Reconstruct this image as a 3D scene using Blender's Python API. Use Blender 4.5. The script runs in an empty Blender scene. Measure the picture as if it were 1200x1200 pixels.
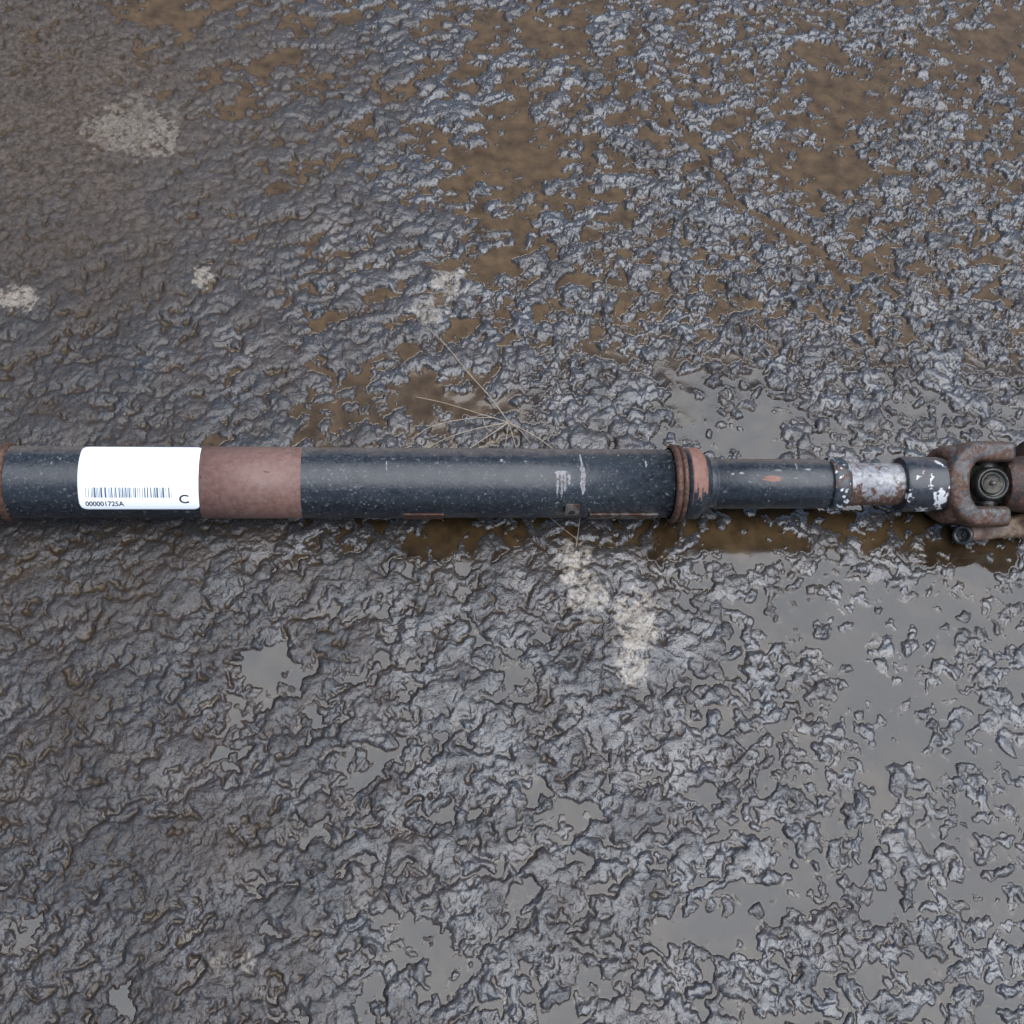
import bpy, bmesh, math, random
import numpy as np
from mathutils import Vector, Matrix
R = math.radians
rng = np.random.default_rng(7)
random.seed(7)
sc = bpy.context.scene
col = sc.collection

# ------------------------------------------------------------------ camera
FOV, PITCH, YAW, DIST, AXH = 45.0, 60.0, 6.0, 1.281, 0.050
f_px = 600 / math.tan(R(FOV / 2))
M3 = Matrix.Rotation(R(90 - PITCH), 3, 'X') @ Matrix.Rotation(R(-YAW), 3, 'Y')
FWD = M3 @ Vector((0, 0, -1))
def ray(px, py):
    return (M3 @ Vector(((px - 600) / f_px, -(py - 600) / f_px, -1.0)))
_d = ray(600, 566.3)
CAMP = Vector((0, 0, AXH)) - _d * DIST
cam_d = bpy.data.cameras.new('camera'); cam = bpy.data.objects.new('camera', cam_d); col.objects.link(cam)
cam_d.sensor_fit = 'HORIZONTAL'; cam_d.angle = R(FOV); cam_d.clip_start = 0.02; cam_d.clip_end = 100
cam.matrix_world = Matrix.Translation(CAMP) @ M3.to_4x4()
sc.camera = cam
def gpt(px, py, z=0.0):
    d = ray(px, py); t = (z - CAMP.z) / d.z
    return CAMP + d * t
def ax_x(px, r=None):                                   # x on the shaft axis for an image column
    r = (.0367 if px < 834 else .026) if r is None else r
    oy, oz = -r * math.cos(R(PITCH)), r * math.sin(R(PITCH)); lo, hi = -1.5, 1.5
    for _ in range(50):
        m = (lo + hi) / 2; v = M3.transposed() @ (Vector((m, oy, AXH + oz)) - CAMP)
        if 600 + f_px * v.x / -v.z < px: lo = m
        else: hi = m
    return lo
def ax_s(px):                                   # metres per photo pixel at that column
    v = M3.transposed() @ (Vector((ax_x(px), 0, AXH)) - CAMP)
    return -v.z / f_px

# ------------------------------------------------------------------ light
SUN_EL, SUN_AZ = 74.0, 108.0                     # azimuth from north (+Y) towards east (+X)
w = bpy.data.worlds.new('World'); sc.world = w; w.use_nodes = True
nt = w.node_tree; bg = nt.nodes['Background']
sky = nt.nodes.new('ShaderNodeTexSky'); sky.sky_type = 'NISHITA'; sky.sun_disc = False
sky.sun_elevation = R(SUN_EL); sky.sun_rotation = R(SUN_AZ); sky.dust_density = 1.0; sky.air_density = 0.8; sky.ozone_density = 1.0
nt.links.new(sky.outputs[0], bg.inputs[0]); bg.inputs[1].default_value = 0.05
sd = bpy.data.lights.new('sun', 'SUN'); sd.energy = 1.5; sd.angle = R(80); sd.color = (0.92, 0.96, 1.0)
so = bpy.data.objects.new('sun', sd); col.objects.link(so)
S = Vector((math.cos(R(SUN_EL)) * math.sin(R(SUN_AZ)), math.cos(R(SUN_EL)) * math.cos(R(SUN_AZ)), math.sin(R(SUN_EL))))
so.rotation_euler = S.to_track_quat('Z', 'Y').to_euler(); so.location = S * 3
sc.view_settings.view_transform = 'Standard'; sc.view_settings.look = 'None'
sc.view_settings.gamma = 1.0; sc.view_settings.exposure = 1.85

# ------------------------------------------------------------------ noise
_perm = rng.permutation(4096)
def _h(i, j, s=0): return _perm[(_perm[(i + s * 131) & 4095] + j) & 4095]
_ang = rng.random(4096) * 2 * math.pi; _gx = np.cos(_ang).astype(np.float32); _gy = np.sin(_ang).astype(np.float32)
_rv = rng.random(4096).astype(np.float32)
def perlin(x, y, s=0):
    xi = np.floor(x).astype(np.int32); yi = np.floor(y).astype(np.int32)
    fx = (x - xi).astype(np.float32); fy = (y - yi).astype(np.float32)
    u = fx * fx * fx * (fx * (fx * 6 - 15) + 10); v = fy * fy * fy * (fy * (fy * 6 - 15) + 10)
    def g(a, b):
        k = _h(xi + a, yi + b, s); return _gx[k] * (fx - a) + _gy[k] * (fy - b)
    n0 = g(0, 0) * (1 - u) + g(1, 0) * u; n1 = g(0, 1) * (1 - u) + g(1, 1) * u
    return (n0 * (1 - v) + n1 * v) * 1.45
def fbm(x, y, s, o=3, gain=.5, kind=0):
    a, t, n = 1.0, 0.0, 0.0
    for k in range(o):
        p = perlin(x, y, s + k * 7)
        if kind == 1: p = 1 - 2 * np.abs(p)          # ridges
        if kind == 2: p = 2 * np.abs(p) - .5         # billows
        t = t + a * p; n += a; a *= gain; x = x * 2.03 + 11.3; y = y * 2.03 + 5.7
    return t / n
def worley(x, y, s):
    xi = np.floor(x).astype(np.int32); yi = np.floor(y).astype(np.int32)
    f1 = np.full(x.shape, 9., np.float32); f2 = f1.copy(); idv = np.zeros(x.shape, np.float32)
    for a in (-1, 0, 1):
        for b in (-1, 0, 1):
            k = _h(xi + a, yi + b, s)
            px = xi + a + _rv[k]; py = yi + b + _rv[(k + 1777) & 4095]
            d = ((px - x) ** 2 + (py - y) ** 2).astype(np.float32)
            c = d < f1; f2 = np.where(c, f1, np.minimum(f2, d)); idv = np.where(c, _rv[(k + 901) & 4095], idv); f1 = np.where(c, d, f1)
    return np.sqrt(f1), np.sqrt(f2), idv

# ------------------------------------------------------------------ materials
def mat(name):
    m = bpy.data.materials.new(name); m.use_nodes = True; n = m.node_tree
    return m, n, n.nodes['Principled BSDF']
def N(n, t, **kw):
    o = n.nodes.new(t)
    for k, v in kw.items(): setattr(o, k, v)
    return o
def noise(n, vec, scale, detail=4, rough=.55, dist=0.):
    o = N(n, 'ShaderNodeTexNoise'); o.inputs['Scale'].default_value = scale; o.inputs['Detail'].default_value = detail
    o.inputs['Roughness'].default_value = rough; o.inputs['Distortion'].default_value = dist
    if vec is not None: n.links.new(vec, o.inputs['Vector'])
    return o.outputs['Fac']
def ramp(n, fac, *stops):
    o = N(n, 'ShaderNodeValToRGB'); e = o.color_ramp.elements
    while len(e) < len(stops): e.new(.5)
    for el, (p, c) in zip(e, stops):
        el.position = p; el.color = (*c, 1) if isinstance(c, tuple) else (c, c, c, 1)
    n.links.new(fac, o.inputs[0]); return o.outputs[0]
def mix(n, fac, a, b, mode='MIX'):
    o = N(n, 'ShaderNodeMix', data_type='RGBA', blend_type=mode)
    for s, v in ((o.inputs[0], fac), (o.inputs[6], a), (o.inputs[7], b)):
        if isinstance(v, bpy.types.NodeSocket): n.links.new(v, s)
        elif isinstance(v, tuple): s.default_value = (*v, 1)
        else: s.default_value = v
    return o.outputs[2]
def mth(n, op, a, b=0., clamp=False):
    o = N(n, 'ShaderNodeMath', operation=op, use_clamp=clamp)
    for s, v in ((o.inputs[0], a), (o.inputs[1], b)):
        if isinstance(v, bpy.types.NodeSocket): n.links.new(v, s)
        else: s.default_value = v
    return o.outputs[0]
def bump(n, h, dist, strength=1., prev=None):
    o = N(n, 'ShaderNodeBump'); o.inputs['Distance'].default_value = dist; o.inputs['Strength'].default_value = strength
    n.links.new(h, o.inputs['Height'])
    if prev is not None: n.links.new(prev, o.inputs['Normal'])
    return o.outputs[0]
def attr(n, name): 
    o = N(n, 'ShaderNodeAttribute'); o.attribute_name = name; return o.outputs['Fac']
def setin(n, b, name, v):
    if isinstance(v, bpy.types.NodeSocket): n.links.new(v, b.inputs[name])
    elif isinstance(v, tuple): b.inputs[name].default_value = (*v, 1)
    else: b.inputs[name].default_value = v

# wet asphalt
MG, n, b = mat('wet_asphalt')
tc = N(n, 'ShaderNodeTexCoord').outputs['Object']
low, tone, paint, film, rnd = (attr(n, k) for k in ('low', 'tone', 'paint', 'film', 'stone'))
c = ramp(n, noise(n, tc, 420, 3, .7), (.3, (.007, .007, .008)), (.7, (.040, .039, .040)))
c = mix(n, ramp(n, noise(n, tc, 9, 6, .7), (.45, 0.), (.62, .75)), c, (.040, .026, .018))
c = mix(n, ramp(n, noise(n, tc, 170, 4, .6), (.42, 0.), (.62, .85)), c, (.034, .021, .013))
c = mix(n, mth(n, 'MULTIPLY', rnd, .6), c, (.022, .024, .027))
sp = N(n, 'ShaderNodeTexVoronoi'); sp.inputs['Scale'].default_value = 520; n.links.new(tc, sp.inputs['Vector'])
spk = mth(n, 'MULTIPLY', ramp(n, sp.outputs['Distance'], (.12, 1.), (.3, 0.)), ramp(n, noise(n, tc, 90, 3, .6), (.62, 0.), (.72, .3)))
c = mix(n, spk, c, (.13, .12, .11))
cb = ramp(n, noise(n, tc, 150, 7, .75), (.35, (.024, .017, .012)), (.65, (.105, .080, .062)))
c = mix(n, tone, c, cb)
mud = ramp(n, noise(n, tc, 45, 5, .6), (.3, (.066, .045, .023)), (.7, (.165, .118, .066)))
mud = mix(n, mth(n, 'MULTIPLY', attr(n, 'sub'), mth(n, 'SUBTRACT', 1., attr(n, 'silt_lift'))), mud, mix(n, ramp(n, noise(n, tc, 11, 4, .6), (.42, .96), (.66, .62)), mud, (.012, .010, .010)))  # drowned bed mottled paler by noise, standing in for cloud reflections
mud = mix(n, attr(n, 'sub'), mix(n, .72, mud, (.016, .009, .005)), mud)
c = mix(n, low, c, mud)
pc = ramp(n, noise(n, tc, 300, 4, .7), (.3, (.11, .088, .068)), (.6, (.26, .22, .175)))
pm = mth(n, 'MULTIPLY', paint, ramp(n, noise(n, tc, 95, 8, .72), (.43, 0.), (.47, 1.)))
c = mix(n, pm, c, pc)
setin(n, b, 'Base Color', c)
rg = ramp(n, noise(n, tc, 240, 4, .6), (.3, .08), (.7, .24))
rg = mix(n, mth(n, 'MULTIPLY', tone, .9), rg, (.5, .5, .5))
rg = mix(n, attr(n, 'wet'), mix(n, .75, rg, (.40, .40, .40)), rg)
rg = mix(n, film, rg, (.08, .08, .08))
rg = mix(n, pm, rg, (.5, .5, .5))
setin(n, b, 'Roughness', rg); b.inputs['IOR'].default_value = 1.5;  b.inputs['Coat Roughness'].default_value = .07; b.inputs['Coat IOR'].default_value = 1.62
sub_ = attr(n, 'sub')
dry = mth(n, 'SUBTRACT', 1., sub_)
matte = mth(n, 'SUBTRACT', 1., mth(n, 'MULTIPLY', low, .6))  # mud in pits reflects less, standing in for reflections the crevice blocks
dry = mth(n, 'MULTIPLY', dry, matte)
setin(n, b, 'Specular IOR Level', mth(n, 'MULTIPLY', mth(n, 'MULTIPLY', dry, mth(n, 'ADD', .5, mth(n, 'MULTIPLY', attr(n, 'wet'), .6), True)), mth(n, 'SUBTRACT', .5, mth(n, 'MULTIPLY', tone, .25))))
wetv = ramp(n, noise(n, tc, 22, 5, .65), (.38, .12), (.62, 1.))
setin(n, b, 'Coat Weight', mth(n, 'MULTIPLY', mth(n, 'MULTIPLY', dry, mth(n, 'SUBTRACT', 1., mth(n, 'MULTIPLY', tone, .95, True), True)), mth(n, 'ADD', mth(n, 'MULTIPLY', wetv, attr(n, 'wet')), mth(n, 'MULTIPLY', film, .35), True)))
hb = noise(n, tc, 560, 3, .65); hc = noise(n, tc, 230, 4, .6)
rough_amt = mth(n, 'SUBTRACT', 1., mth(n, 'MULTIPLY', film, .6))
rough_amt = mth(n, 'MULTIPLY', rough_amt, mth(n, 'SUBTRACT', 1., mth(n, 'MULTIPLY', low, .85)))
h = mth(n, 'MULTIPLY', mth(n, 'ADD', mth(n, 'MULTIPLY', hb, .35), hc), rough_amt)
setin(n, b, 'Coat Normal', bump(n, h, .0009, 1.)); setin(n, b, 'Normal', bump(n, h, .0019, 1.))

# water: reflecting surface over slightly tinted clear depth
MW = bpy.data.materials.new('puddle_water'); MW.use_nodes = True; n = MW.node_tree
for x_ in list(n.nodes): n.nodes.remove(x_)
out = N(n, 'ShaderNodeOutputMaterial'); gl = N(n, 'ShaderNodeBsdfGlossy'); tr = N(n, 'ShaderNodeBsdfTransparent'); mx = N(n, 'ShaderNodeMixShader'); fr = N(n, 'ShaderNodeFresnel')
gl.inputs['Roughness'].default_value = .08; tr.inputs[0].default_value = (.94, .90, .85, 1); fr.inputs[0].default_value = 1.60
tc = N(n, 'ShaderNodeTexCoord').outputs['Object']
bn = bump(n, noise(n, tc, 60, 2, .5), .0005, .25)
n.links.new(bn, gl.inputs['Normal']); n.links.new(bn, fr.inputs['Normal'])
n.links.new(fr.outputs[0], mx.inputs[0]); n.links.new(tr.outputs[0], mx.inputs[1]); n.links.new(gl.outputs[0], mx.inputs[2]); n.links.new(mx.outputs[0], out.inputs[0])

# painted / rusty metal family
def metal(name, base, base2, rust=0., dust=0., chips=None, rough=.35, met=0., speck=.0, rs=60, bmp=.0004, side=None):
    m, n, b = mat(name)
    g = N(n, 'ShaderNodeNewGeometry'); tc = N(n, 'ShaderNodeTexCoord').outputs['Object']
    c = ramp(n, noise(n, tc, 180, 4), (.35, base), (.7, base2))
    r = ramp(n, noise(n, tc, 90, 5, .6), (.3, rough * .75), (.7, rough * 1.35))
    if speck:
        v = N(n, 'ShaderNodeTexVoronoi'); v.inputs['Scale'].default_value = 190; n.links.new(tc, v.inputs['Vector'])
        k = ramp(n, noise(n, tc, 230, 5, .62), (.60, 0.), (.66, .9))
        sel = 1.0
        v2 = ramp(n, noise(n, tc, 420, 4, .7), (.56, 0.), (.70, .7))
        k = mth(n, 'MULTIPLY', mth(n, 'ADD', mth(n, 'MULTIPLY', k, sel), v2, True), ramp(n, noise(n, tc, 32, 4, .6), (.32, .1), (.66, speck)))
        c = mix(n, k, c, (.15, .152, .155)); r = mix(n, k, r, (.7, .7, .7))
    if rust:
        k = noise(n, tc, rs, 8, .68, .3)
        if side:
            sz = N(n, 'ShaderNodeSeparateXYZ'); n.links.new(g.outputs['Normal'], sz.inputs[0])
            k = mth(n, 'ADD', k, mth(n, 'MULTIPLY', mth(n, 'SUBTRACT', .75, sz.outputs['Z']), side))
        k = ramp(n, k, (.62 - rust * .42, 0.), (.70 - rust * .42, 1.))
        rc = ramp(n, noise(n, tc, 230, 6, .7), (.3, (.022, .010, .007)), (.5, (.075, .036, .022)), (.75, (.17, .10, .065)))
        c = mix(n, k, c, rc); r = mix(n, k, r, (.68, .68, .68))
    if chips:
        ccol, amt, csc = chips
        k = ramp(n, noise(n, tc, csc, 8, .62, .2), (1 - amt, 0.), (1.012 - amt, 1.))
        c = mix(n, k, c, ccol)
    if dust:
        sx = N(n, 'ShaderNodeSeparateXYZ'); n.links.new(g.outputs['Normal'], sx.inputs[0])
        # road dirt lies on the far (north) upper flank of the tube
        k = mth(n, 'ADD', mth(n, 'MULTIPLY', sx.outputs['Y'], 1.0), mth(n, 'MULTIPLY', noise(n, tc, 110, 6, .7), .7))
        k = mth(n, 'MULTIPLY', ramp(n, k, (.60, 0.), (1.05, 1.)), dust)
        dc = ramp(n, noise(n, tc, 320, 5, .7), (.3, (.05, .038, .032)), (.7, (.17, .135, .115)))
        c = mix(n, k, c, dc); r = mix(n, k, r, (.85, .85, .85))
    setin(n, b, 'Base Color', c); setin(n, b, 'Roughness', r); b.inputs['Metallic'].default_value = met
    h = mth(n, 'ADD', noise(n, tc, 240, 5, .65), mth(n, 'MULTIPLY', noise(n, tc, 40, 3), .8))
    setin(n, b, 'Normal', bump(n, h, bmp, .8))
    return m
BLACK = metal('black_tube_paint', (.007, .009, .012), (.015, .019, .024), dust=.75, rough=.33, speck=1.0, rust=.0)
PRIMER = metal('red_brown_primer', (.120, .058, .044), (.170, .092, .070), rough=.50, speck=.8, dust=.2, chips=((.04, .018, .014), .325, 60))
WELD = metal('rusty_weld', (.07, .03, .02), (.12, .055, .035), rust=.55, rough=.4, met=.3, bmp=.0008)
COLLAR = metal('scuffed_black', (.012, .014, .018), (.03, .033, .038), rough=.3, rust=.22, dust=.5, chips=((.50, .50, .49), .43, 60))
RINGM = metal('chipped_ring', (.014, .017, .022), (.035, .04, .045), rough=.3, rust=.25, chips=((.5, .5, .5), .42, 90))
SILVER = metal('worn_silver', (.14, .135, .135), (.34, .33, .33), rough=.38, met=.25, rust=.26, rs=110, side=.22, bmp=.0006)
YOKEM = metal('cast_yoke', (.028, .026, .025), (.10, .09, .084), rough=.38, met=.25, rust=.42, rs=95, side=.25, dust=.4, bmp=.0013)
RUSTM = metal('rusted_steel', (.025, .014, .010), (.05, .028, .02), rough=.5, rust=.35, bmp=.0012)
OILY = metal('oily_steel', (.012, .012, .010), (.03, .029, .024), rough=.22, met=.3, bmp=.0007)
CAPM = metal('oily_cap', (.012, .010, .007), (.04, .035, .025), rough=.25, met=.5, bmp=.001)
STRAW = metal('dry_straw', (.22, .17, .12), (.36, .29, .21), rough=.7, bmp=.0001)
HOLE_SHADE = metal('hole_shade', (.006, .006, .006), (.014, .014, .014), rough=.35)
STRIPM = metal('worn_weight_steel', (.09, .075, .07), (.22, .19, .17), rough=.35, met=.5, rust=.40)
STRIPD = metal('dark_bolt_steel', (.03, .03, .03), (.08, .078, .075), rough=.28, met=.6, rust=.15)
TANM = metal('tan_rust', (.06, .038, .022), (.17, .11, .065), rough=.5, rust=.25, bmp=.001)
PAPER, n, b = mat('white_label_paper'); b.inputs['Base Color'].default_value = (.88, .88, .88, 1); b.inputs['Roughness'].default_value = .35
INK, n, b = mat('black_ink'); b.inputs['Base Color'].default_value = (.03, .03, .035, 1); b.inputs['Roughness'].default_value = .5
INK2, n, b = mat('faded_ink'); b.inputs['Base Color'].default_value = (.09, .12, .15, 1); b.inputs['Roughness'].default_value = .5
SCRATCH = metal('scraped_metal', (.10, .095, .095), (.26, .25, .25), rough=.5, met=.1, rust=.2, rs=300, bmp=.0006)
CHIP = metal('chipped_primer', (.15, .068, .046), (.22, .11, .08), rough=.6)

def blur(a, k):
    a = a.astype(np.float64)
    for ax in (0, 1):
        p = np.concatenate([np.repeat(np.take(a, [0], ax), k, ax), a, np.repeat(np.take(a, [-1], ax), k + 1, ax)], ax)
        c_ = np.cumsum(p, ax); n_ = a.shape[ax]
        a = (np.take(c_, range(2 * k, 2 * k + n_), ax) - np.take(c_, range(0, n_), ax)) / (2 * k)
    return a
# ------------------------------------------------------------------ ground
# puddle cover of the yard, in world cells (columns west to east, rows north to south); taken at 13x13 knots
COVER = np.array([
 [1,1,3,3,3,3,4,5,5,6,5,6,8],
 [0,0,3,3,2,3,5,5,5,6,5,5,7],
 [0,0,1,2,2,4,6,5,5,5,5,4,4],
 [0,0,0,1,1,3,5,5,4,4,4,3,4],
 [0,0,0,1,2,2,3,5,5,4,3,3,4],
 [0,0,0,1,5,5,3,1,5,4,3,4,4],
 [0,0,0,0,1,4,3,1,3,6,4,4,3],
 [0,0,0,0,1,1,1,0,2,4,6,5,4],
 [0,0,0,1,1,1,1,0,2,4,6,6,6],
 [0,0,0,1,1,1,1,1,2,3,5,5,6],
 [0,0,0,0,1,1,1,1,2,3,4,5,5],
 [1,0,0,1,0,1,2,2,3,2,4,5,6],
 [1,1,0,0,1,2,3,3,3,3,3,4,6]], np.float32)
def pix_of(x, y, z=0.0):                        # where a ground point lies relative to those knots
    Rm = np.array(M3.transposed()); P = np.stack([x - CAMP.x, y - CAMP.y, np.full_like(x, z - CAMP.z)])
    v = Rm @ P.reshape(3, -1); d = np.maximum(-v[2], .2)
    return (600 + f_px * v[0] / d).reshape(x.shape), (600 - f_px * v[1] / d).reshape(x.shape)
def sample(G, u, v):
    u = np.clip(u / 100, 0, 11.999); v = np.clip(v / 100, 0, 11.999)
    i = u.astype(int); j = v.astype(int); a = u - i; c_ = v - j; a = a * a * (3 - 2 * a); c_ = c_ * c_ * (3 - 2 * c_)
    return (G[j, i] * (1 - a) + G[j, i + 1] * a) * (1 - c_) + (G[j + 1, i] * (1 - a) + G[j + 1, i + 1] * a) * c_
YN, YS = gpt(600, -60).y, gpt(600, 1260).y
NV, NU, EX = 960, 1130, 26
t = np.linspace(0, 1, NV)
depth0, depth1 = 1.0, 1.62
ys = YS + (YN - YS) * (np.exp(t * 0.75) - 1) / (math.exp(.75) - 1)
gr = np.cumsum(.0016 * 1.28 ** np.arange(1, EX + 1))
ys = np.concatenate([(YS - gr)[::-1], ys, YN + gr])
us = np.concatenate([-1 - gr[::-1] * 1.6, np.linspace(-1, 1, NU), 1 + gr * 1.6])
# width of the finely meshed strip grows with distance
def edge(y, px):
    lo, hi = -3., 3.
    for _ in range(40):
        m = (lo + hi) / 2; a, _b = pix_of(np.array([m]), np.array([y]))
        if a[0] < px: lo = m
        else: hi = m
    return lo
yk = np.linspace(YS, YN, 12); xl = np.interp(ys, yk, [edge(v, -70) for v in yk]); xr = np.interp(ys, yk, [edge(v, 1270) for v in yk])
X = ((xl + xr) / 2)[:, None] + ((xr - xl) / 2)[:, None] * us[None, :]; Y = np.repeat(ys[:, None], X.shape[1], 1)
PU, PV = pix_of(X, Y)
cov = sample(COVER, PU, PV)
q = np.clip(cov / 13 + .0, .0, .97)
DU = PU + fbm(X * 45, Y * 45, 101, 4, .6) * 34; DV = PV + fbm(X * 45 + 5, Y * 45, 107, 4, .6) * 26
def dip(px, py, rx, ry, amt):
    return .8 * amt * np.exp(-(((DU - px) / rx) ** 2 + ((DV - py) / ry) ** 2) ** 1.2)
mm = .001
wx = fbm(X * 40, Y * 40, 3, 3) * .010; wy = fbm(X * 40 + 7, Y * 40 + 3, 5, 3) * .010
wx2 = fbm(X * 160, Y * 160, 41, 2) * .0028; wy2 = fbm(X * 160 + 7, Y * 160 + 3, 43, 2) * .0028
Xw, Yw = X + wx + wx2, Y + wy + wy2
# slant of the worn surface: streaks run from south-west to north-east on the west and south side
sa, ca = math.sin(R(32)), math.cos(R(32))
Ua, Va = (Xw * ca + Yw * sa) * .80, (-Xw * sa + Yw * ca) * 1.12
sb, cb_ = math.sin(R(-38)), math.cos(R(-38))
Ub, Vb = (Xw * cb_ + Yw * sb) * .8, (-Xw * sb + Yw * cb_) * 1.1
east = np.clip((PU - 620) / 300, 0, 1)
def aniso(fn): return fn(Ua, Va) * (1 - east) + fn(Ub, Vb) * east
big = aniso(lambda a, b_: fbm(a * 19, b_ * 19, 11, 3, .55))
f1, f2, idv = worley(Ua / .0145, Va / .0145, 2)
d1 = np.clip(1 - f1 * f1 * 1.7, 0, 1) ** .95 * (.25 + .75 * idv)
h1, h2, idh = worley(Ua / .0085 + 9, Va / .0078, 27)
west = np.clip((520 - PU) / 380, 0, 1) ** .7
d1w = np.clip(1 - h1 * h1 * 1.8, 0, 1) ** .95 * (.2 + .8 * idh)
g1, g2, idg = worley(Ub / .0115, Vb / .0100, 9)
d2 = np.clip(1 - g1 * g1 * 1.9, 0, 1) ** .95 * (.2 + .8 * idg)
crk = np.clip((g2 - g1) * 3.2, 0, 1)
rid = aniso(lambda a, b_: fbm(a * 90, b_ * 90, 21, 3, .55, 1))
bil = aniso(lambda a, b_: fbm(a * 165, b_ * 165, 31, 3, .6, 2))
fine = fbm(Xw * 330, Yw * 330, 51, 2, .6)
flood = np.clip((cov - 4.6) / 2.0, 0, 1) * np.clip((PV - 560) / 120, 0, 1)          # smooth flooded south-east corner
calm = np.clip(1 - np.hypot((PU - 110) / 260, (PV - 190) / 130), 0, 1) ** .5        # trodden flat patch, north-west
gain = 1 - .35 * calm
f3, f4, idc = worley(Ua / .030 + 3.3, Va / .026, 14)
d0 = np.clip(1 - f3 * f3 * 1.5, 0, 1) ** .7 * np.clip(idc * 2 - .7, 0, 1)
patchy = np.clip(.75 + fbm(X * 12, Y * 12, 91, 3) * 1.3, .35, 1.3)
H = big * 1.5 + d0 * 1.7 * (1 - .5 * east) + d1 * 2.2 * (.3 + .7 * idv) * (1 - .6 * west) + d1w * 1.5 * (.35 + .65 * west) + d2 * (1.2 + .5 * east) + patchy * (rid * .45 + bil * 1.0 + fine * .42)
core = (PU > -50) & (PU < 1250) & (PV > -50) & (PV < 1250)
mu, sg = H[core].mean(), H[core].std()
H = (H - mu) / sg
# worn crust: the tops are trodden flat, the pits stay sharp; less so among the loose lumps in the north-east
ne = np.clip((PU - 420) / 300, 0, 1) * np.clip((560 - PV) / 160, 0, 1)
H = np.clip(H, -2.6, 3.5)
Hf = -np.logaddexp(0, -H * 1.7 + .2) / 1.7 * 1.25 + .10 * H
flat = .50 - .30 * ne
H = Hf * flat + H * (1 - flat)
Hs_ = blur(H, 2); kk = np.clip(.72 - .35 * ne, 0, 1); H = Hs_ * kk + H * (1 - kk)
gran = fbm(Xw * 520, Yw * 520, 57, 2, .7)
H = H + (rid * .05 + bil * .26 + fine * .20 * patchy + gran * .13)
sel = H[core][::37]
# water level sits at z = 0; shift the local mean so that the wanted share lies below it
from statistics import NormalDist
qs = np.linspace(0, 1, 200); inv = np.quantile(sel, np.clip(qs, .004, .985)); inv[0] -= .5
H = H - np.interp(q, qs, inv)
for (px, py, rx, ry, a) in [(320, 782, 34, 30, 3.6), (530, 630, 34, 24, 3.6), (520, 470, 80, 34, 1.8), (595, 185, 55, 45, 2.2), (985, 105, 50, 40, 2.2),
      (985, 195, 36, 34, 2.6), (640, 60, 60, 40, 1.4), (815, 480, 45, 30, 2.2), (935, 190, 40, 40, .9), (1000, 712, 60, 30, 1.5), (1130, 700, 50, 50, 1.2), (1160, 60, 60, 30, 2.0),
      (1060, 850, 60, 50, 1.2), (140, 185, 120, 90, -1.2), (440, 800, 34, 20, 1.9), (462, 890, 34, 13, 2.2), (600, 800, 26, 16, 1.6), (875, 520, 46, 16, 2.6),
      (745, 745, 38, 50, -2.2), (680, 680, 30, 40, -2.2), (200, 15, 70, 14, 2.6), (345, 70, 30, 16, 1.8), (850, 1085, 60, 40, 1.4), (870, 640, 60, 18, 1.9), (735, 640, 40, 12, 1.3),
      (515, 1150, 40, 24, 2.0), (340, 1030, 30, 12, 2.0), (150, 1180, 40, 20, 2.0), (25, 1090, 22, 40, 2.2), (815, 930, 26, 14, 1.6), (820, 1090, 50, 18, 2.0), (270, 880, 20, 10, 1.4)]:
    H = H - dip(px, py, rx, ry, a)
# crack across the north-east, a broken line
cr = [(775, 120), (812, 165), (842, 205), (856, 232), (905, 262), (965, 298), (1002, 352), (1020, 400)]
dc = np.full(X.shape, 99., np.float32)
jx = fbm(X * 60, Y * 60, 77, 3) * 9
for (a0, b0), (a1, b1) in zip(cr[:-1], cr[1:]):
    ex, ey = a1 - a0, b1 - b0; tt = np.clip(((PU - a0) * ex + (PV - b0) * ey) / (ex * ex + ey * ey), 0, 1)
    dc = np.minimum(dc, np.hypot(PU + jx - a0 - tt * ex, PV + jx * .6 - b0 - tt * ey))
H = H - 2.6 * np.exp(-(dc / 3.2) ** 2)
rel = H.copy()
above = np.maximum(H, 0)
# broad humps flatten on top (worn crust), shallow silt below water
top = above - .28 * np.maximum(above - 1.6, 0)
Hb = blur(np.minimum(H, .3), 5)
Hm = np.where(H > 0, top * (1.85 + .85 * ne + .35 * np.clip((480 - PV) / 100, 0, 1)) * gain + .15, H * .18 + np.minimum(Hb, 0) * .75)
# keep the micro texture on the worn patch modest
Z = Hm * mm
Z = np.maximum(Z, -.0035 + .0004 * fbm(X * 50, Y * 50, 61, 3))
# far outside the fine strip the sheet levels out
far = np.clip(np.maximum(np.abs(us)[None, :] - 1.0, np.maximum((YS - ys), (ys - YN))[:, None]) / .25, 0, 1)
Z = Z * (1 - far) + .001 * far
def blob(px, py, rx, ry): return np.clip(1.25 - np.hypot((PU - px) / rx, (PV - py) / ry), 0, 1)
nz = fbm(X * 90, Y * 90, 71, 4, .6) * .9
paint = np.zeros(X.shape, np.float32)
for (px, py, rx, ry, a) in [(745, 735, 26, 40, 1), (738, 785, 18, 22, .9), (672, 662, 20, 28, 1), (690, 700, 22, 24, .9), (526, 332, 20, 24, .85), (505, 365, 22, 18, .6), (22, 352, 26, 14, .9), (238, 327, 13, 12, .9),
      (168, 150, 42, 38, .30), (190, 160, 20, 24, .55), (255, 1130, 12, 14, .35), (290, 1128, 10, 12, .5), (140, 155, 40, 26, .45)]:
    paint = np.maximum(paint, a * np.clip((blob(px, py, rx, ry) + nz * 1.6 - .2) * 4, 0, 1) * np.clip(blob(px, py, rx, ry) * 8, 0, 1) * np.clip(.75 + rel * .5, 0, 1))
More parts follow.
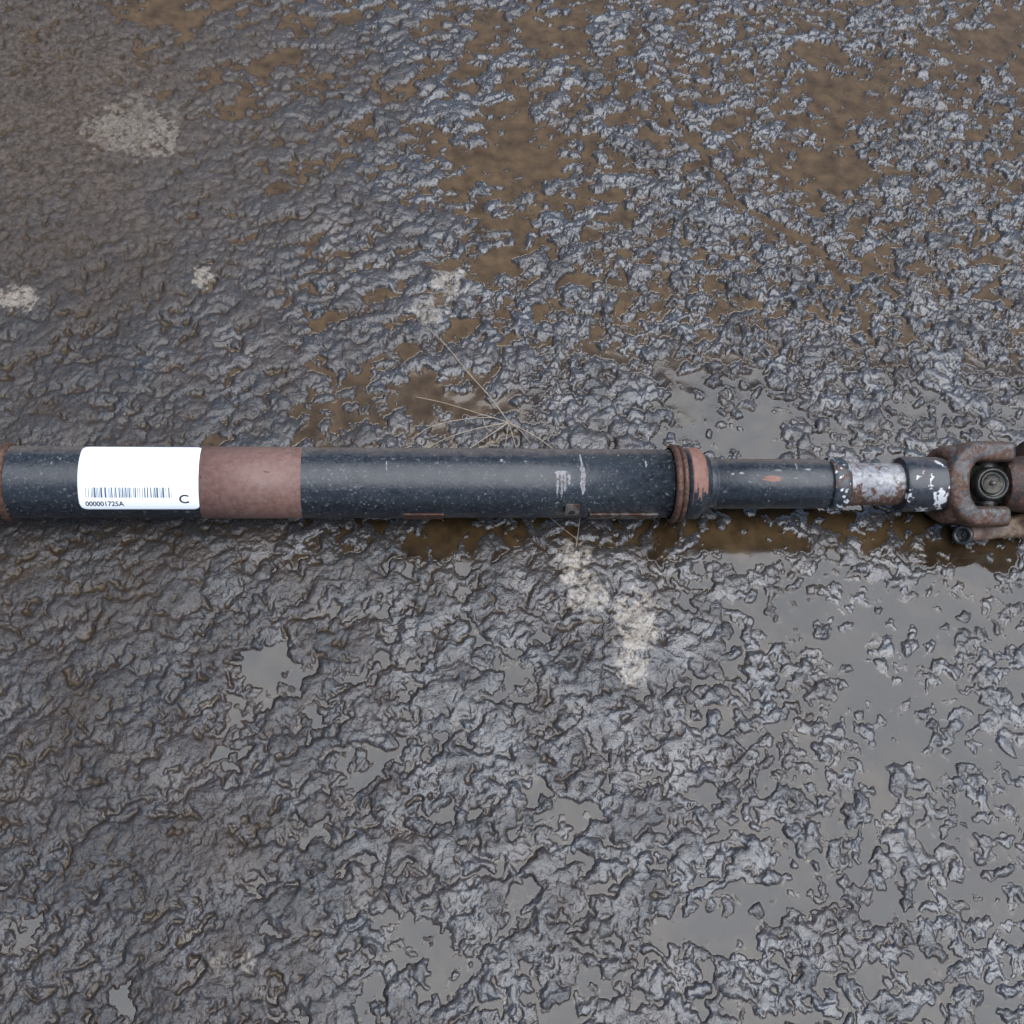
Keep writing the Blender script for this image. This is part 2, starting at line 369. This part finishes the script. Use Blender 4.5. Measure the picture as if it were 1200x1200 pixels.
tone = np.clip(np.clip(1.15 - np.hypot((PU - 60) / 400, (PV - 120) / 300), 0, 1) * 1.0 + fbm(X * 16, Y * 16, 81, 4, .6) * .5, 0, 1)
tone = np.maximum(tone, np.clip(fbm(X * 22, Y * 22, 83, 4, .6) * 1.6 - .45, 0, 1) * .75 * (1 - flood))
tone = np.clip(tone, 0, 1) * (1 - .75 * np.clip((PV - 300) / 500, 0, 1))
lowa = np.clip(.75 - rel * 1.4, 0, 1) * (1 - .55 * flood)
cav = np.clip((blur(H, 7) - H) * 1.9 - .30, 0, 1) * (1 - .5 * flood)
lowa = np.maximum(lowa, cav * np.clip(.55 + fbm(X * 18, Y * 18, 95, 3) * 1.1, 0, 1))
film = np.clip(np.clip(.9 - rel * .35, 0, 1) * (.35 + .65 * flood), 0, 1)
def grid_mesh(name, X, Y, Z, keep, attrs, material):
    nv, nu = X.shape; idx = np.arange(nv * nu, dtype=np.int32).reshape(nv, nu)
    F = np.stack([idx[:-1, :-1], idx[:-1, 1:], idx[1:, 1:], idx[1:, :-1]], -1).reshape(-1, 4)
    co = np.stack([X, Y, Z], -1).reshape(-1, 3).astype(np.float32)
    if keep is not None:
        k = keep.reshape(-1); F = F[k[F].any(1)]
        used = np.unique(F); rm = np.full(nv * nu, -1, np.int32); rm[used] = np.arange(len(used), dtype=np.int32); F = rm[F]; co = co[used]
        attrs = {a: v.reshape(-1)[used] for a, v in attrs.items()}
    me = bpy.data.meshes.new(name); me.vertices.add(len(co)); me.vertices.foreach_set('co', co.ravel())
    me.loops.add(F.size); me.loops.foreach_set('vertex_index', F.ravel().astype(np.int32))
    me.polygons.add(len(F)); me.polygons.foreach_set('loop_start', np.arange(0, F.size, 4, dtype=np.int32))
    me.polygons.foreach_set('use_smooth', np.ones(len(F), bool)); me.update(calc_edges=True)
    for a, v in attrs.items():
        at = me.attributes.new(a, 'FLOAT', 'POINT'); at.data.foreach_set('value', v.reshape(-1).astype(np.float32))
    me.materials.append(material); o = bpy.data.objects.new(name, me); col.objects.link(o); return o
g_o = grid_mesh('ground', X, Y, Z, None, dict(low=lowa, tone=tone, paint=paint, film=film, wet=np.clip(.25 + .35 * ne + .9 * np.clip((PU - 120) / 800, 0, 1) + fbm(X * 8, Y * 8, 121, 3) * .35, 0, 1), silt_lift=np.maximum(np.clip((450 - PV) / 60, 0, 1) + .7 * np.clip((640 - PU) / 60, 0, 1) * (PV < 560), .8 * np.exp(-((PV - 618) / 26) ** 2)).clip(0, 1), sub=np.clip(-rel * 8 + .2, 0, 1), stone=(idv - .3).clip(0, 1)), MG); g_o['kind'] = 'structure'  # silt bed also painted paler beside the shaft, lifting pools it darkens
# water: level sheet with a meniscus climbing where the stones break through
dep = -Z / mm
WZ = np.where(dep > 0, .36 * np.exp(-dep / .85), .36 - .42 * np.minimum(-dep, 2)) * mm
wk = (dep > -.35) & (far < .02)
# very thin film of water over the flooded corner hugging the low bumps
w_o = grid_mesh('puddle_water', X, Y, WZ, wk, {}, MW); w_o['kind'] = 'structure'
print('tris', len(g_o.data.polygons) * 2, len(w_o.data.polygons) * 2)

def height_at(x, y):
    j = int(np.clip(np.searchsorted(ys, y), 0, len(ys) - 1)); uu = (x - (xl[j] + xr[j]) / 2) / ((xr[j] - xl[j]) / 2)
    i = int(np.clip(np.searchsorted(us, uu), 0, len(us) - 1)); return max(0, float(Z[max(0, j - 2):j + 3, max(0, i - 2):i + 3].max()))

# ------------------------------------------------------------------ helpers for built things
def link(name, bm, m, parent=None, smooth=True):
    me = bpy.data.meshes.new(name); bm.normal_update(); bm.to_mesh(me); bm.free()
    for p in me.polygons: p.use_smooth = smooth
    me.materials.append(m); o = bpy.data.objects.new(name, me); col.objects.link(o)
    if parent: o.parent = parent
    return o
def lathe(prof, seg=96, wob=0.0, cap=True, jit=0):
    """prof: list of (x, r) along the shaft axis"""
    bm = bmesh.new(); rings = []
    for k, (x, r) in enumerate(prof):
        rings.append([bm.verts.new((x + (random.uniform(-jit, jit)), (r + wob * math.sin(a * 5 + x * 300) + random.uniform(-jit, jit)) * math.cos(a), (r + wob * math.sin(a * 7 + x * 200)) * math.sin(a)))
                      for a in [2 * math.pi * i / seg for i in range(seg)]])
    for A, B in zip(rings[:-1], rings[1:]):
        for i in range(seg): bm.faces.new((A[i], A[(i + 1) % seg], B[(i + 1) % seg], B[i]))
    if cap: bm.faces.new(rings[0][::1]); bm.faces.new(rings[-1][::-1])
    bmesh.ops.recalc_face_normals(bm, faces=bm.faces)
    return bm
def sharp(o, ang=35):
    me = o.data; bm = bmesh.new(); bm.from_mesh(me)
    for e in bm.edges:
        if len(e.link_faces) == 2 and e.calc_face_angle(0) > R(ang): e.smooth = False
    bm.to_mesh(me); bm.free(); return o
root = bpy.data.objects.new('drive_shaft', None); col.objects.link(root); root.location = (0, 0, AXH)
root['label'] = 'black steel vehicle drive shaft with white barcode label lying across the wet asphalt'; root['category'] = 'drive shaft'
def P(px): return ax_x(px)
def rr(px, rpx): return ax_s(px) * rpx
R1 = rr(400, 41.4)
VIEWEL = 60.0                                     # direction of the camera round the axis
def cyl_pt(x, ang, r):                            # ang measured from north-horizontal (+Y) over the top
    return (x, r * math.cos(ang), r * math.sin(ang))
def ang_of(px, py, r):                            # angle on the tube where the photo row falls
    best = None
    for k in range(0, 1801):
        a = R(k * .1); 
        x = P(px); q_ = Vector((x, r * math.cos(a), AXH + r * math.sin(a)))
        v = M3.transposed() @ (q_ - CAMP); yy = 600 - f_px * v.y / -v.z
        nrm = Vector((0, math.cos(a), math.sin(a)))
        if nrm.dot(CAMP - q_) <= 0: continue
        e = abs(yy - py)
        if best is None or e < best[0]: best = (e, a)
    return best[1]
def patch(x0, x1, a0, a1, r, nx=8, na=24, corner=0.0, th=.00025):
    """thin curved sheet lying on a tube, optionally with rounded corners"""
    bm = bmesh.new(); g = []
    for i in range(nx + 1):
        row = []
        for j in range(na + 1):
            u, v = i / nx, j / na; x = x0 + (x1 - x0) * u; a = a0 + (a1 - a0) * v
            if corner:
                L = x1 - x0; W = abs(a1 - a0) * r; du = min(u, 1 - u) * L; dv = min(v, 1 - v) * W
                if du < corner:
                    lim = corner - math.sqrt(max(0, corner ** 2 - (corner - du) ** 2)); vv = (lim / W) + v * (1 - 2 * lim / W); a = a0 + (a1 - a0) * vv
            row.append(bm.verts.new(cyl_pt(x, a, r + th)))
        g.append(row)
    for i in range(nx):
        for j in range(na): bm.faces.new((g[i][j], g[i + 1][j], g[i + 1][j + 1], g[i][j + 1]))
    # give it thickness down to the tube
    ed = [e for e in bm.edges if len(e.link_faces) == 1]
    ex = bmesh.ops.extrude_edge_only(bm, edges=ed); vs = [v for v in ex['geom'] if isinstance(v, bmesh.types.BMVert)]
    for v in vs:
        d = math.hypot(v.co.y, v.co.z); s_ = (r - .0002) / d; v.co.y *= s_; v.co.z *= s_
    bmesh.ops.recalc_face_normals(bm, faces=bm.faces)
    return bm
xb0, xb1 = P(232), P(352)
# main tube
tube = link('tube', lathe([(P(-420), R1), (P(-20), R1), (P(100), R1), (P(400), R1), (P(600), R1), (P(792), R1 * .995)], 128), BLACK, root)
band = link('primer_band', lathe([(xb0, R1), (xb0 + .0002, R1 + .00035), (xb1 - .0002, R1 + .00035), (xb1, R1)], 128, cap=False), PRIMER, root)
band['label'] = 'matte red-brown primer band round the tube'
def bead(px, rpx, wpx, name='weld_ring', m=WELD, sq=1.0):
    x = P(px); r = rr(px, rpx); w_ = rr(px, wpx) / 2
    o = link(name, lathe([(x + w_ * math.cos(a) * 1.0, r - w_ * .6 + w_ * sq * math.sin(a)) for a in [math.pi - i * math.pi / 10 for i in range(11)]], 96, wob=.00015, cap=False, jit=.00012), m, root); return o
bead(-3, 44.8, 10)
bead(797, 44.5, 8.5); bead(804.5, 43.8, 6.5)
# reducer collar
reducer = link('reducer', lathe([(P(807), rr(815, 36)), (P(808), rr(815, 41)), (P(824), rr(815, 42)), (P(827.5), rr(815, 40)), (P(831), rr(815, 36)), (P(834.5), rr(815, 33.5)), (P(836), rr(815, 28))], 96, cap=False), BLACK, root)
# bare primer on the reducer's eastern half
bp = link('primer_patch', lathe([(P(813), rr(815, 41.2)), *[(P(814 + k), rr(815, 42.2 + k * .04)) for k in range(11)], (P(828), rr(815, 40.6)), (P(831.5), rr(815, 36.6))], 96, cap=False), CHIP, root)
bm = bmesh.new(); bm.from_mesh(bp.data)
kill = []
for f in bm.faces:
    c_ = f.calc_center_median(); a = math.degrees(math.atan2(c_.z, c_.y))
    lim = 136 + 12 * math.sin(c_.x * 900) + 9 * math.sin(c_.x * 2300 + 1)
    if not (2 < a < lim): kill.append(f)
bmesh.ops.delete(bm, geom=kill, context='FACES'); bm.to_mesh(bp.data); bm.free()
R2 = rr(900, 29.2)
link('slip_tube', lathe([(P(833), R2), (P(842.2), R2), (P(842.9), R2 * .975), (P(843.8), R2 * .975), (P(844.4), R2 * .995), (P(940), R2), (P(968), R2 * 1.0), (P(976), R2 * .985), (P(980), R2 * .93), (P(990), R2 * .9)], 96, cap=False), BLACK, root)
r3 = rr(995, 1)
sharp(link('dust_seal_ring', lathe([(P(978), r3 * 26), (P(979), r3 * 31), (P(981.5), r3 * 32), (P(984), r3 * 31.2), (P(987), r3 * 31.5), (P(991), r3 * 31.8), (P(995), r3 * 31.3), (P(998), r3 * 29), (P(1001), r3 * 25.5)], 96, wob=.0001, cap=False), RINGM, root))
r4 = rr(1035, 1)
sharp(link('slip_stub', lathe([(P(996), r4 * 25.5), (P(1013), r4 * 25.5), (P(1014), r4 * 24.8), (P(1060), r4 * 24.8), (P(1066), r4 * 24.2), (P(1075), r4 * 24)], 96, wob=.00015, cap=False, jit=.00006), SILVER, root))
r5 = rr(1095, 1)
sharp(link('yoke_collar', lathe([(P(1064), r5 * 25), (P(1065), r5 * 31), (P(1068), r5 * 32.2), (P(1078), r5 * 32.5), (P(1108), r5 * 31.5), (P(1122), r5 * 30)], 96, wob=.0002, cap=False, jit=.00006), COLLAR, root))

# ---- universal joint, built in a frame whose W axis looks towards the viewer's side
UJ = Matrix.Rotation(R(VIEWEL - 90 + 3) * -1, 4, 'X') @ Matrix.Identity(4)
wdir = Vector((0, -math.cos(R(VIEWEL)), math.sin(R(VIEWEL)))); vdir = Vector((0, math.sin(R(VIEWEL)), math.cos(R(VIEWEL)))) 
def uj(x, v, w_): return Vector((x, 0, 0)) + vdir * v + wdir * w_
u = rr(1150, 1); XC = P(1163)
def U(px): return XC + (px - 1163) * u * 1.02
def slab(outline, w0, w1, bev, sub=2, taper=1.0, noisea=.0003):
    """outline: (photo column, rows above the axis in px); w0..w1 depth in px"""
    bm = bmesh.new(); A = [bm.verts.new((x, y, w0)) for x, y in outline]; f = bm.faces.new(A)
    ex = bmesh.ops.extrude_face_region(bm, geom=[f]); vs = [v for v in ex['geom'] if isinstance(v, bmesh.types.BMVert)]
    for v in vs: v.co.z = w1
    bmesh.ops.recalc_face_normals(bm, faces=bm.faces)
    bmesh.ops.bevel(bm, geom=list(bm.edges), offset=bev, segments=3, affect='EDGES', clamp_overlap=True)
    for v in bm.verts:
        p = uj(U(v.co.x), v.co.y * u, v.co.z * u); v.co = p + Vector((random.uniform(-1, 1), random.uniform(-1, 1), random.uniform(-1, 1))) * noisea
    return bm
# tube yoke: loft of a U : built from a swept cross-section along a U path for the two arms plus hub
def sweep(path, secs, seg=28):
    """path of (px,v,w); secs (halfwidth in-plane, half depth) ; superelliptic section"""
    bm = bmesh.new(); rings = []
    for k, (p, s_) in enumerate(zip(path, secs)):
        a = path[max(0, k - 1)]; b2 = path[min(len(path) - 1, k + 1)]
        T = Vector((b2[0] - a[0], b2[1] - a[1])).normalized(); Nn = Vector((-T.y, T.x)); ring = []
        for i in range(seg):
            th = 2 * math.pi * i / seg; cx, cy = math.cos(th), math.sin(th); e = .46
            sx_ = math.copysign(abs(cx) ** e, cx) * s_[0]; sy_ = math.copysign(abs(cy) ** e, cy) * s_[1]
            j_ = random.uniform(-.25, .25)
            ring.append(bm.verts.new(uj(U(p[0] + Nn.x * (sx_ + j_)), (p[1] + Nn.y * (sx_ + j_)) * u, (p[2] + sy_ + random.uniform(-.25, .25)) * u)))
        rings.append(ring)
    for A, B in zip(rings[:-1], rings[1:]):
        for i in range(seg): bm.faces.new((A[i], A[(i + 1) % seg], B[(i + 1) % seg], B[i]))
    bm.faces.new(rings[0]); bm.faces.new(rings[-1]); bmesh.ops.recalc_face_normals(bm, faces=bm.faces); return bm
path = []; secs = []
for k in range(41):                               # from the tip of the north arm round the web to the tip of the south arm
    t_ = k / 40; a = math.pi * (t_ * 1.0) + math.pi / 2
    if t_ < .25: px_, v_ = 1196 - (1196 - 1150) * (t_ / .25), 37.6
    elif t_ > .75: px_, v_ = 1150 + (1190 - 1150) * ((t_ - .75) / .25), -37.6
    else:
        aa = math.pi / 2 + math.pi * (t_ - .25) / .5; px_, v_ = 1150 + 27 * math.cos(aa), 37.6 * math.sin(aa)
    path.append((px_, v_, 0)); e_ = abs(t_ - .5) * 2
    secs.append((12.2 + 3.0 * max(0, 1 - e_ / .5) - (2.5 if e_ > .97 else 0), 25 + 9 * (1 - e_) - (4 if e_ > .97 else 0)))
yoke = link('tube_yoke', sweep(path, secs), YOKEM, root)
sub = yoke.modifiers.new('s', 'SUBSURF'); sub.levels = 1; sub.render_levels = 1
bm = lathe([(P(1115), r5 * 29), (P(1112), r5 * 33), (P(1111), r5 * 38), (P(1113), r5 * 42.5), (P(1119), r5 * 45.5), (P(1125), r5 * 46), (P(1132), r5 * 42), (P(1137), r5 * 33), (P(1139), r5 * 18)], 72, wob=.0005, cap=False, jit=.0002)
for v in bm.verts:
    wv = v.co.y * wdir.y + v.co.z * wdir.z; k = wv / (r5 * 40)
    v.co.x += k * r5 * 9 * max(0, 1 - (v.co.x - P(1111)) / (P(1140) - P(1111)))
    v.co -= wdir * (wv * .24)
hub = link('yoke_hub', bm, YOKEM, yoke)
for s_ in (1, -1):                                # rounded ears with bearing bores at the arm tips
    bm = bmesh.new(); rg_ = []
    for (dv, rad) in ((30, 17), (31, 21.5), (34, 23.5), (43, 23.5), (48, 22), (50, 18), (50.2, 13), (47, 12.4)):
        rg_.append([bm.verts.new(uj(U(1168 + rad * math.cos(a) + random.uniform(-.2, .2)), s_ * dv * u, (rad * 1.02 * math.sin(a)) * u)) for a in [2 * math.pi * i / 40 for i in range(40)]])
    for A, B in zip(rg_[:-1], rg_[1:]):
        for i in range(40): bm.faces.new((A[i], A[(i + 1) % 40], B[(i + 1) % 40], B[i]))
    bm.faces.new(rg_[0]); bmesh.ops.recalc_face_normals(bm, faces=bm.faces); link('ear', bm, YOKEM, yoke)
    bm = bmesh.new(); rg_ = []
    for (dv, rad) in ((20, 14), (28, 14), (28.5, 15.5), (32, 15.5), (33, 12.5), (47.5, 12.3), (48.5, 9), (48.3, 0.2)):
        rg_.append([bm.verts.new(uj(U(1168 + rad * math.cos(a)), s_ * dv * u, (rad * math.sin(a)) * u)) for a in [2 * math.pi * i / 40 for i in range(40)]])
    for A, B in zip(rg_[:-1], rg_[1:]):
        for i in range(40): bm.faces.new((A[i], A[(i + 1) % 40], B[(i + 1) % 40], B[i]))
    bmesh.ops.recalc_face_normals(bm, faces=bm.faces); link('bearing_cap', bm, OILY, root)
# grease boss on the web
def ball(px_, v_, w_, rad, name, m, parent, sc_=(1, 1, 1)):
    bm = bmesh.new(); bmesh.ops.create_icosphere(bm, subdivisions=3, radius=1)
    for v in bm.verts:
        k = 1 + random.uniform(-.05, .05); v.co = uj(U(px_ + v.co.x * rad * sc_[0] * k), (v_ + v.co.y * rad * sc_[1] * k) * u, (w_ + v.co.z * rad * sc_[2] * k) * u)
    return link(name, bm, m, parent)
ball(1128, 7, 24, 3.6, 'rivet', STRIPM, yoke)
ball(1140, 23, 20, 5.0, 'lock_tab', STRIPM, yoke, (1.1, .7, 1))
# spider and its near trunnion with a rounded-square eared cap
bm = slab([(1142, 18), (1147, 22), (1186, 22), (1188, 18), (1188, -18), (1186, -22), (1147, -22), (1142, -18)], -22, 12, 4); link('spider_cross', bm, OILY, root)
def disc_w(px_, v_, prof, name, m, parent, seg=48):
    bm = bmesh.new(); rg_ = []
    for (w_, rad) in prof:
        rg_.append([bm.verts.new(uj(U(px_ + rad * math.cos(a)), (v_ + rad * .95 * math.sin(a)) * u, w_ * u)) for a in [2 * math.pi * i / seg for i in range(seg)]])
    for A, B in zip(rg_[:-1], rg_[1:]):
        for i in range(seg): bm.faces.new((A[i], A[(i + 1) % seg], B[(i + 1) % seg], B[i]))
    bm.faces.new(rg_[-1]); bmesh.ops.recalc_face_normals(bm, faces=bm.faces); return link(name, bm, m, parent)
fl = disc_w(1165, 0, ((10, 21), (24, 20.5), (27, 18.5), (27.5, 16.5), (24.5, 15.5), (24, 14.5)), 'flange_yoke_ear', OILY, root)
cp = disc_w(1164, 1, ((22, 14.2), (26, 13.6), (27, 12), (26, 10.6), (25.6, 6), (25.8, 4), (25.8, .5)), 'bearing_cap', CAPM, root)
disc_w(1164, 1, ((25, 3.4), (28.5, 3.0), (30.5, 2.2), (31, .6)), 'grease_nipple', STRIPM, cp, 16)
# flange east of the joint (mostly past the frame)
sharp(link('flange', lathe([(P(1186), r5 * 20), (P(1187), r5 * 28), (P(1192), r5 * 31), (P(1214), r5 * 34), (P(1218), r5 * 52), (P(1222), r5 * 54), (P(1234), r5 * 54), (P(1236), r5 * 50), (P(1238), r5 * 20)], 72, wob=.0004, jit=.0002), RUSTM, root))
lg = link('bolt_lug', sweep([(1143, -57, -6), (1152, -57, -6), (1165, -56, -7), (1185, -53, -9), (1205, -50, -10), (1225, -47, -10)], [(6.5, 8), (9, 10), (10, 11), (10.5, 12), (13, 13), (16, 14)]), TANM, root)
bd = (Vector((-.62, 0, 0)) + wdir * .78 - vdir * .05).normalized(); b1 = bd.cross(vdir).normalized(); b2 = bd.cross(b1)
bc = uj(U(1144), -59 * u, -2 * u); bm = bmesh.new(); rg_ = []
for (h_, rad) in ((-8, 10.5), (3, 11.5), (7, 11.8), (8.5, 10.6), (8.6, 8.4), (6.4, 7.2), (6.0, 6.6), (3.5, 6.0), (3.2, .3)):
    rg_.append([bm.verts.new(bc + bd * h_ * u + (b1 * math.cos(a) + b2 * math.sin(a)) * (rad * (1 + (.07 * math.cos(6 * a) if 3 < h_ < 6.2 or rad == 6.6 else 0))) * u) for a in [2 * math.pi * i / 48 for i in range(48)]])
for A, B in zip(rg_[:-1], rg_[1:]):
    for i in range(48): bm.faces.new((A[i], A[(i + 1) % 48], B[(i + 1) % 48], B[i]))
bmesh.ops.recalc_face_normals(bm, faces=bm.faces); bolt = link('bolt', bm, STRIPD, lg)
bm = bmesh.new(); rg_ = [[bm.verts.new(bc + bd * h_ * u + (b1 * math.cos(a) + b2 * math.sin(a)) * rad * u) for a in [2 * math.pi * i / 16 for i in range(16)]] for h_, rad in ((3, 2.2), (7, 2.0), (7.6, 1.2), (7.7, .2))]
for A, B in zip(rg_[:-1], rg_[1:]):
    for i in range(16): bm.faces.new((A[i], A[(i + 1) % 16], B[(i + 1) % 16], B[i]))
bmesh.ops.recalc_face_normals(bm, faces=bm.faces); link('bolt_pin', bm, OILY, bolt)
# ---- label, its print, weights and scrapes
aT = ang_of(165, 523.6, R1 + .0004); aB = ang_of(165, 597.2, R1 + .0004)
lab = link('barcode_label', patch(P(90.5), P(233.5), aT, aB, R1, 72, 60, corner=rr(100, 9)), PAPER, root)
lab['label'] = 'white paper barcode sticker with rounded corners'
aC0, aC1 = ang_of(150, 571, R1), ang_of(150, 583, R1)
bm = bmesh.new(); xx = P(99.5); xe = P(200.5); random.seed(31)
pat = []
while xx < xe:
    wbar = random.choice((1, 1, 2, 2, 3)) * .00062; pat.append((xx, xx + wbar)); xx += wbar + random.choice((1, 1, 2, 3)) * .00066
rI = R1 + .00042
for (a_, b_) in pat:
    vs = [[bm.verts.new(cyl_pt(x_, aC0 + (aC1 - aC0) * j / 6, rI)) for j in range(7)] for x_ in (a_, min(b_, xe))]
    for j in range(6): bm.faces.new((vs[0][j], vs[0][j + 1], vs[1][j + 1], vs[1][j]))
link('barcode', bm, INK2, lab)
def text(body, px0, px1, py, hpx, m, name):
    cu = bpy.data.curves.new(name, 'FONT'); cu.body = body; cu.size = 1; cu.offset = .018; to = bpy.data.objects.new('tmp_text', cu); col.objects.link(to)
    bpy.context.view_layer.update(); me = bpy.data.meshes.new_from_object(to.evaluated_get(bpy.context.evaluated_depsgraph_get())); bpy.data.objects.remove(to)
    bm = bmesh.new(); bm.from_mesh(me); xs = [v.co.x for v in bm.verts]; yy = [v.co.y for v in bm.verts]
    x0, x1, y0, y1 = min(xs), max(xs), min(yy), max(yy); a0 = ang_of((px0 + px1) / 2, py + hpx / 2, R1); a1 = ang_of((px0 + px1) / 2, py - hpx / 2, R1)
    for v in bm.verts:
        X_ = P(px0) + (P(px1) - P(px0)) * (v.co.x - x0) / (x1 - x0); A_ = a0 + (a1 - a0) * (v.co.y - y0) / (y1 - y0); v.co = cyl_pt(X_, A_, rI)
    link(name, bm, m, lab, False)
text('000001725A', 98, 143.5, 590.0, 5.6, INK, 'printed_number')
text('C', 209, 220.5, 584.5, 10, INK, 'printed_letter')
def weight(px0, px1, py0, py1, th, m, name):
    a0, a1 = ang_of((px0 + px1) / 2, py0, R1), ang_of((px0 + px1) / 2, py1, R1)
    return sharp(link(name, patch(P(px0), P(px1), a0, a1, R1, 12, 8, corner=.0008, th=th), m, root))
bw = weight(664, 681, 590.5, 605.2, .0022, STRIPM, 'balance_weight')
aw = ang_of(672, 601, R1 + .0022)
bm = bmesh.new(); c0 = Vector(cyl_pt(P(672.5), aw, R1 + .00235)); tx = Vector((1, 0, 0)); ta = Vector((0, -math.sin(aw), math.cos(aw)))
vs = [bm.verts.new(c0 + tx * math.cos(q_) * .0036 + ta * math.sin(q_) * .0032) for q_ in [2 * math.pi * i / 18 for i in range(18)]]; bm.faces.new(vs); link('weld_hole', bm, HOLE_SHADE, bw)  # flat dark disc painted for the shade inside the hole
def ledge(px0, px1, py, m):
    a0 = ang_of((px0 + px1) / 2, py, R1 + .001); x0, x1 = P(px0), P(px1); bm = bmesh.new()
    rings = [[bm.verts.new(cyl_pt(x_, a0 + da, R1 + dr)) for da, dr in ((.0, -.0004), (0, .0016), (.022, .0019), (.05, .0016), (.5, .0012), (.5, -.0004))] for x_ in (x0, x0 + .0008, (x0 + x1) / 2, x1 - .0008, x1)]
    for A, B in zip(rings[:-1], rings[1:]):
        for i in range(5): bm.faces.new((A[i], A[i + 1], B[i + 1], B[i]))
    bm.faces.new(rings[0]); bm.faces.new(rings[-1]); bmesh.ops.recalc_face_normals(bm, faces=bm.faces)
    return sharp(link('balance_weight', bm, m, root), 50)
ledge(695, 776, 604.8, STRIPM); ledge(474, 521, 604.3, WELD)
def ragged(px0, px1, py0, py1, m, name, amp=.35, n_=14, r=None, seed=0):
    """irregular scraped patch lying on the tube"""
    rs = random.Random(seed); r = r or R1; a0, a1 = ang_of((px0 + px1) / 2, py0, r), ang_of((px0 + px1) / 2, py1, r); bm = bmesh.new()
    L, Rt = [], []
    W = P(px1) - P(px0); xm = (P(px0) + P(px1)) / 2
    for j in range(n_ + 1):
        t_ = j / n_; tp = min(1, 5 * min(t_, 1 - t_) + .15); a = a0 + (a1 - a0) * t_
        L.append(bm.verts.new(cyl_pt(xm - W / 2 * tp * (1 - amp * rs.random()), a, r + .00012))); Rt.append(bm.verts.new(cyl_pt(xm + W / 2 * tp * (1 - amp * rs.random()), a, r + .00012)))
    for j in range(n_): bm.faces.new((L[j], L[j + 1], Rt[j + 1], Rt[j]))
    bmesh.ops.recalc_face_normals(bm, faces=bm.faces)
    return link(name, bm, m, root)
for k, a_ in enumerate([(651.5, 655.5, 552, 582), (656.5, 660.5, 552, 583), (660, 664.5, 553, 576), (664.5, 669.5, 555, 568), (648, 668, 551.5, 556.5), (679.5, 687, 541, 580), (681, 684, 532, 545),
                        (452, 454, 540, 552), (586, 591, 538, 541.5), (757, 760, 540, 548)]):
    ragged(*a_, SCRATCH, 'scrape', .55, 12, seed=k)
ragged(892, 918, 557, 564.5, CHIP, 'primer_chip', .5, 12, r=R2, seed=5)
for k, a_ in enumerate([(866, 874, 553, 556), (908, 918, 550, 552.5), (934.5, 936.5, 541, 551), (929, 936, 559.5, 561), (944, 954, 549, 551.5), (857, 862, 554, 557)]):
    ragged(*a_, SCRATCH, 'scrape', .5, 6, r=R2, seed=20 + k)

# ------------------------------------------------------------------ dry grass
def stalk(pts, r0, r1, parent, name='stalk'):
    """pts: (px, py, height above ground)"""
    P3 = []
    ctrl = [gpt(a, b_, 0) for a, b_, h_ in pts]; ctrl = [gpt(a, b_, h_ + height_at(c0.x, c0.y)) for (a, b_, h_), c0 in zip(pts, ctrl)]
    nseg = 6
    for i in range(len(ctrl) - 1):
        p0 = ctrl[max(0, i - 1)]; p1 = ctrl[i]; p2 = ctrl[i + 1]; p3 = ctrl[min(len(ctrl) - 1, i + 2)]
        for k in range(nseg + (1 if i == len(ctrl) - 2 else 0)):
            t = k / nseg; P3.append(.5 * ((2 * p1) + (-p0 + p2) * t + (2 * p0 - 5 * p1 + 4 * p2 - p3) * t * t + (-p0 + 3 * p1 - 3 * p2 + p3) * t ** 3))
    bm = bmesh.new(); rings = []
    for k, p in enumerate(P3):
        T = (P3[min(k + 1, len(P3) - 1)] - P3[max(0, k - 1)]).normalized(); A = T.cross(Vector((0, 0, 1))).normalized(); B = T.cross(A); r = r0 + (r1 - r0) * k / (len(P3) - 1)
        r *= 1 + .25 * random.random()
        rings.append([bm.verts.new(p + (A * math.cos(q_) + B * math.sin(q_)) * r - parent.location) for q_ in [2 * math.pi * i / 6 for i in range(6)]])
    for A, B in zip(rings[:-1], rings[1:]):
        for i in range(6): bm.faces.new((A[i], A[(i + 1) % 6], B[(i + 1) % 6], B[i]))
    bm.faces.new(rings[0]); bm.faces.new(rings[-1]); bmesh.ops.recalc_face_normals(bm, faces=bm.faces)
    return link(name, bm, STRAW, parent)
def weed(px, py, label, cat='dead sprig'):
    o = bpy.data.objects.new('dried_sprig', None); col.objects.link(o); o.location = gpt(px, py, 0); o['label'] = label; o['category'] = cat; return o
wd = weed(596, 495, 'dry pale grass sprig with stalks fanning out beside the black tube')
C0 = (596, 495, .003)
for pts, a_, b_ in [([C0, (575, 466, .004), (548, 436, .004), (520, 402, .005), (489, 374, .001)], .00058, .00035),
        ([C0, (560, 484, .003), (520, 472, .004), (487, 465, .001)], .00045, .0003),
        ([(580, 489, .003), (545, 491, .004), (505, 500, .004), (482, 516, .001)], .00042, .0003),
        ([C0, (560, 502, .003), (527, 512, .003), (499, 526, .001)], .00055, .0003), ([C0, (575, 509, .003), (548, 527, .001)], .0006, .0004),
        ([C0, (594, 510, .003), (591, 528, .001)], .0004, .0003), ([C0, (600, 508, .003), (605, 526, .001)], .0003, .0003), ([C0, (610, 505, .003), (622, 520, .001)], .00045, .0003),
        ([C0, (620, 507, .003), (636, 517, .003), (650, 528, .001)], .00055, .0004), ([(566, 490, .002), (569, 500, .003), (576, 506, .001)], .0003, .0003)]:
    stalk(pts, a_, b_, wd)
wd2 = weed(676, 632, 'thin forked dry grass stalk poking from under the tube above the pale paint patch')
stalk([(675, 641, .001), (677, 628, .004), (679, 612, .006), (680, 606, .008)], .00045, .00035, wd2)
stalk([(675, 631, .003), (662, 621, .004), (650, 611, .004), (641, 604, .004)], .00035, .0003, wd2)
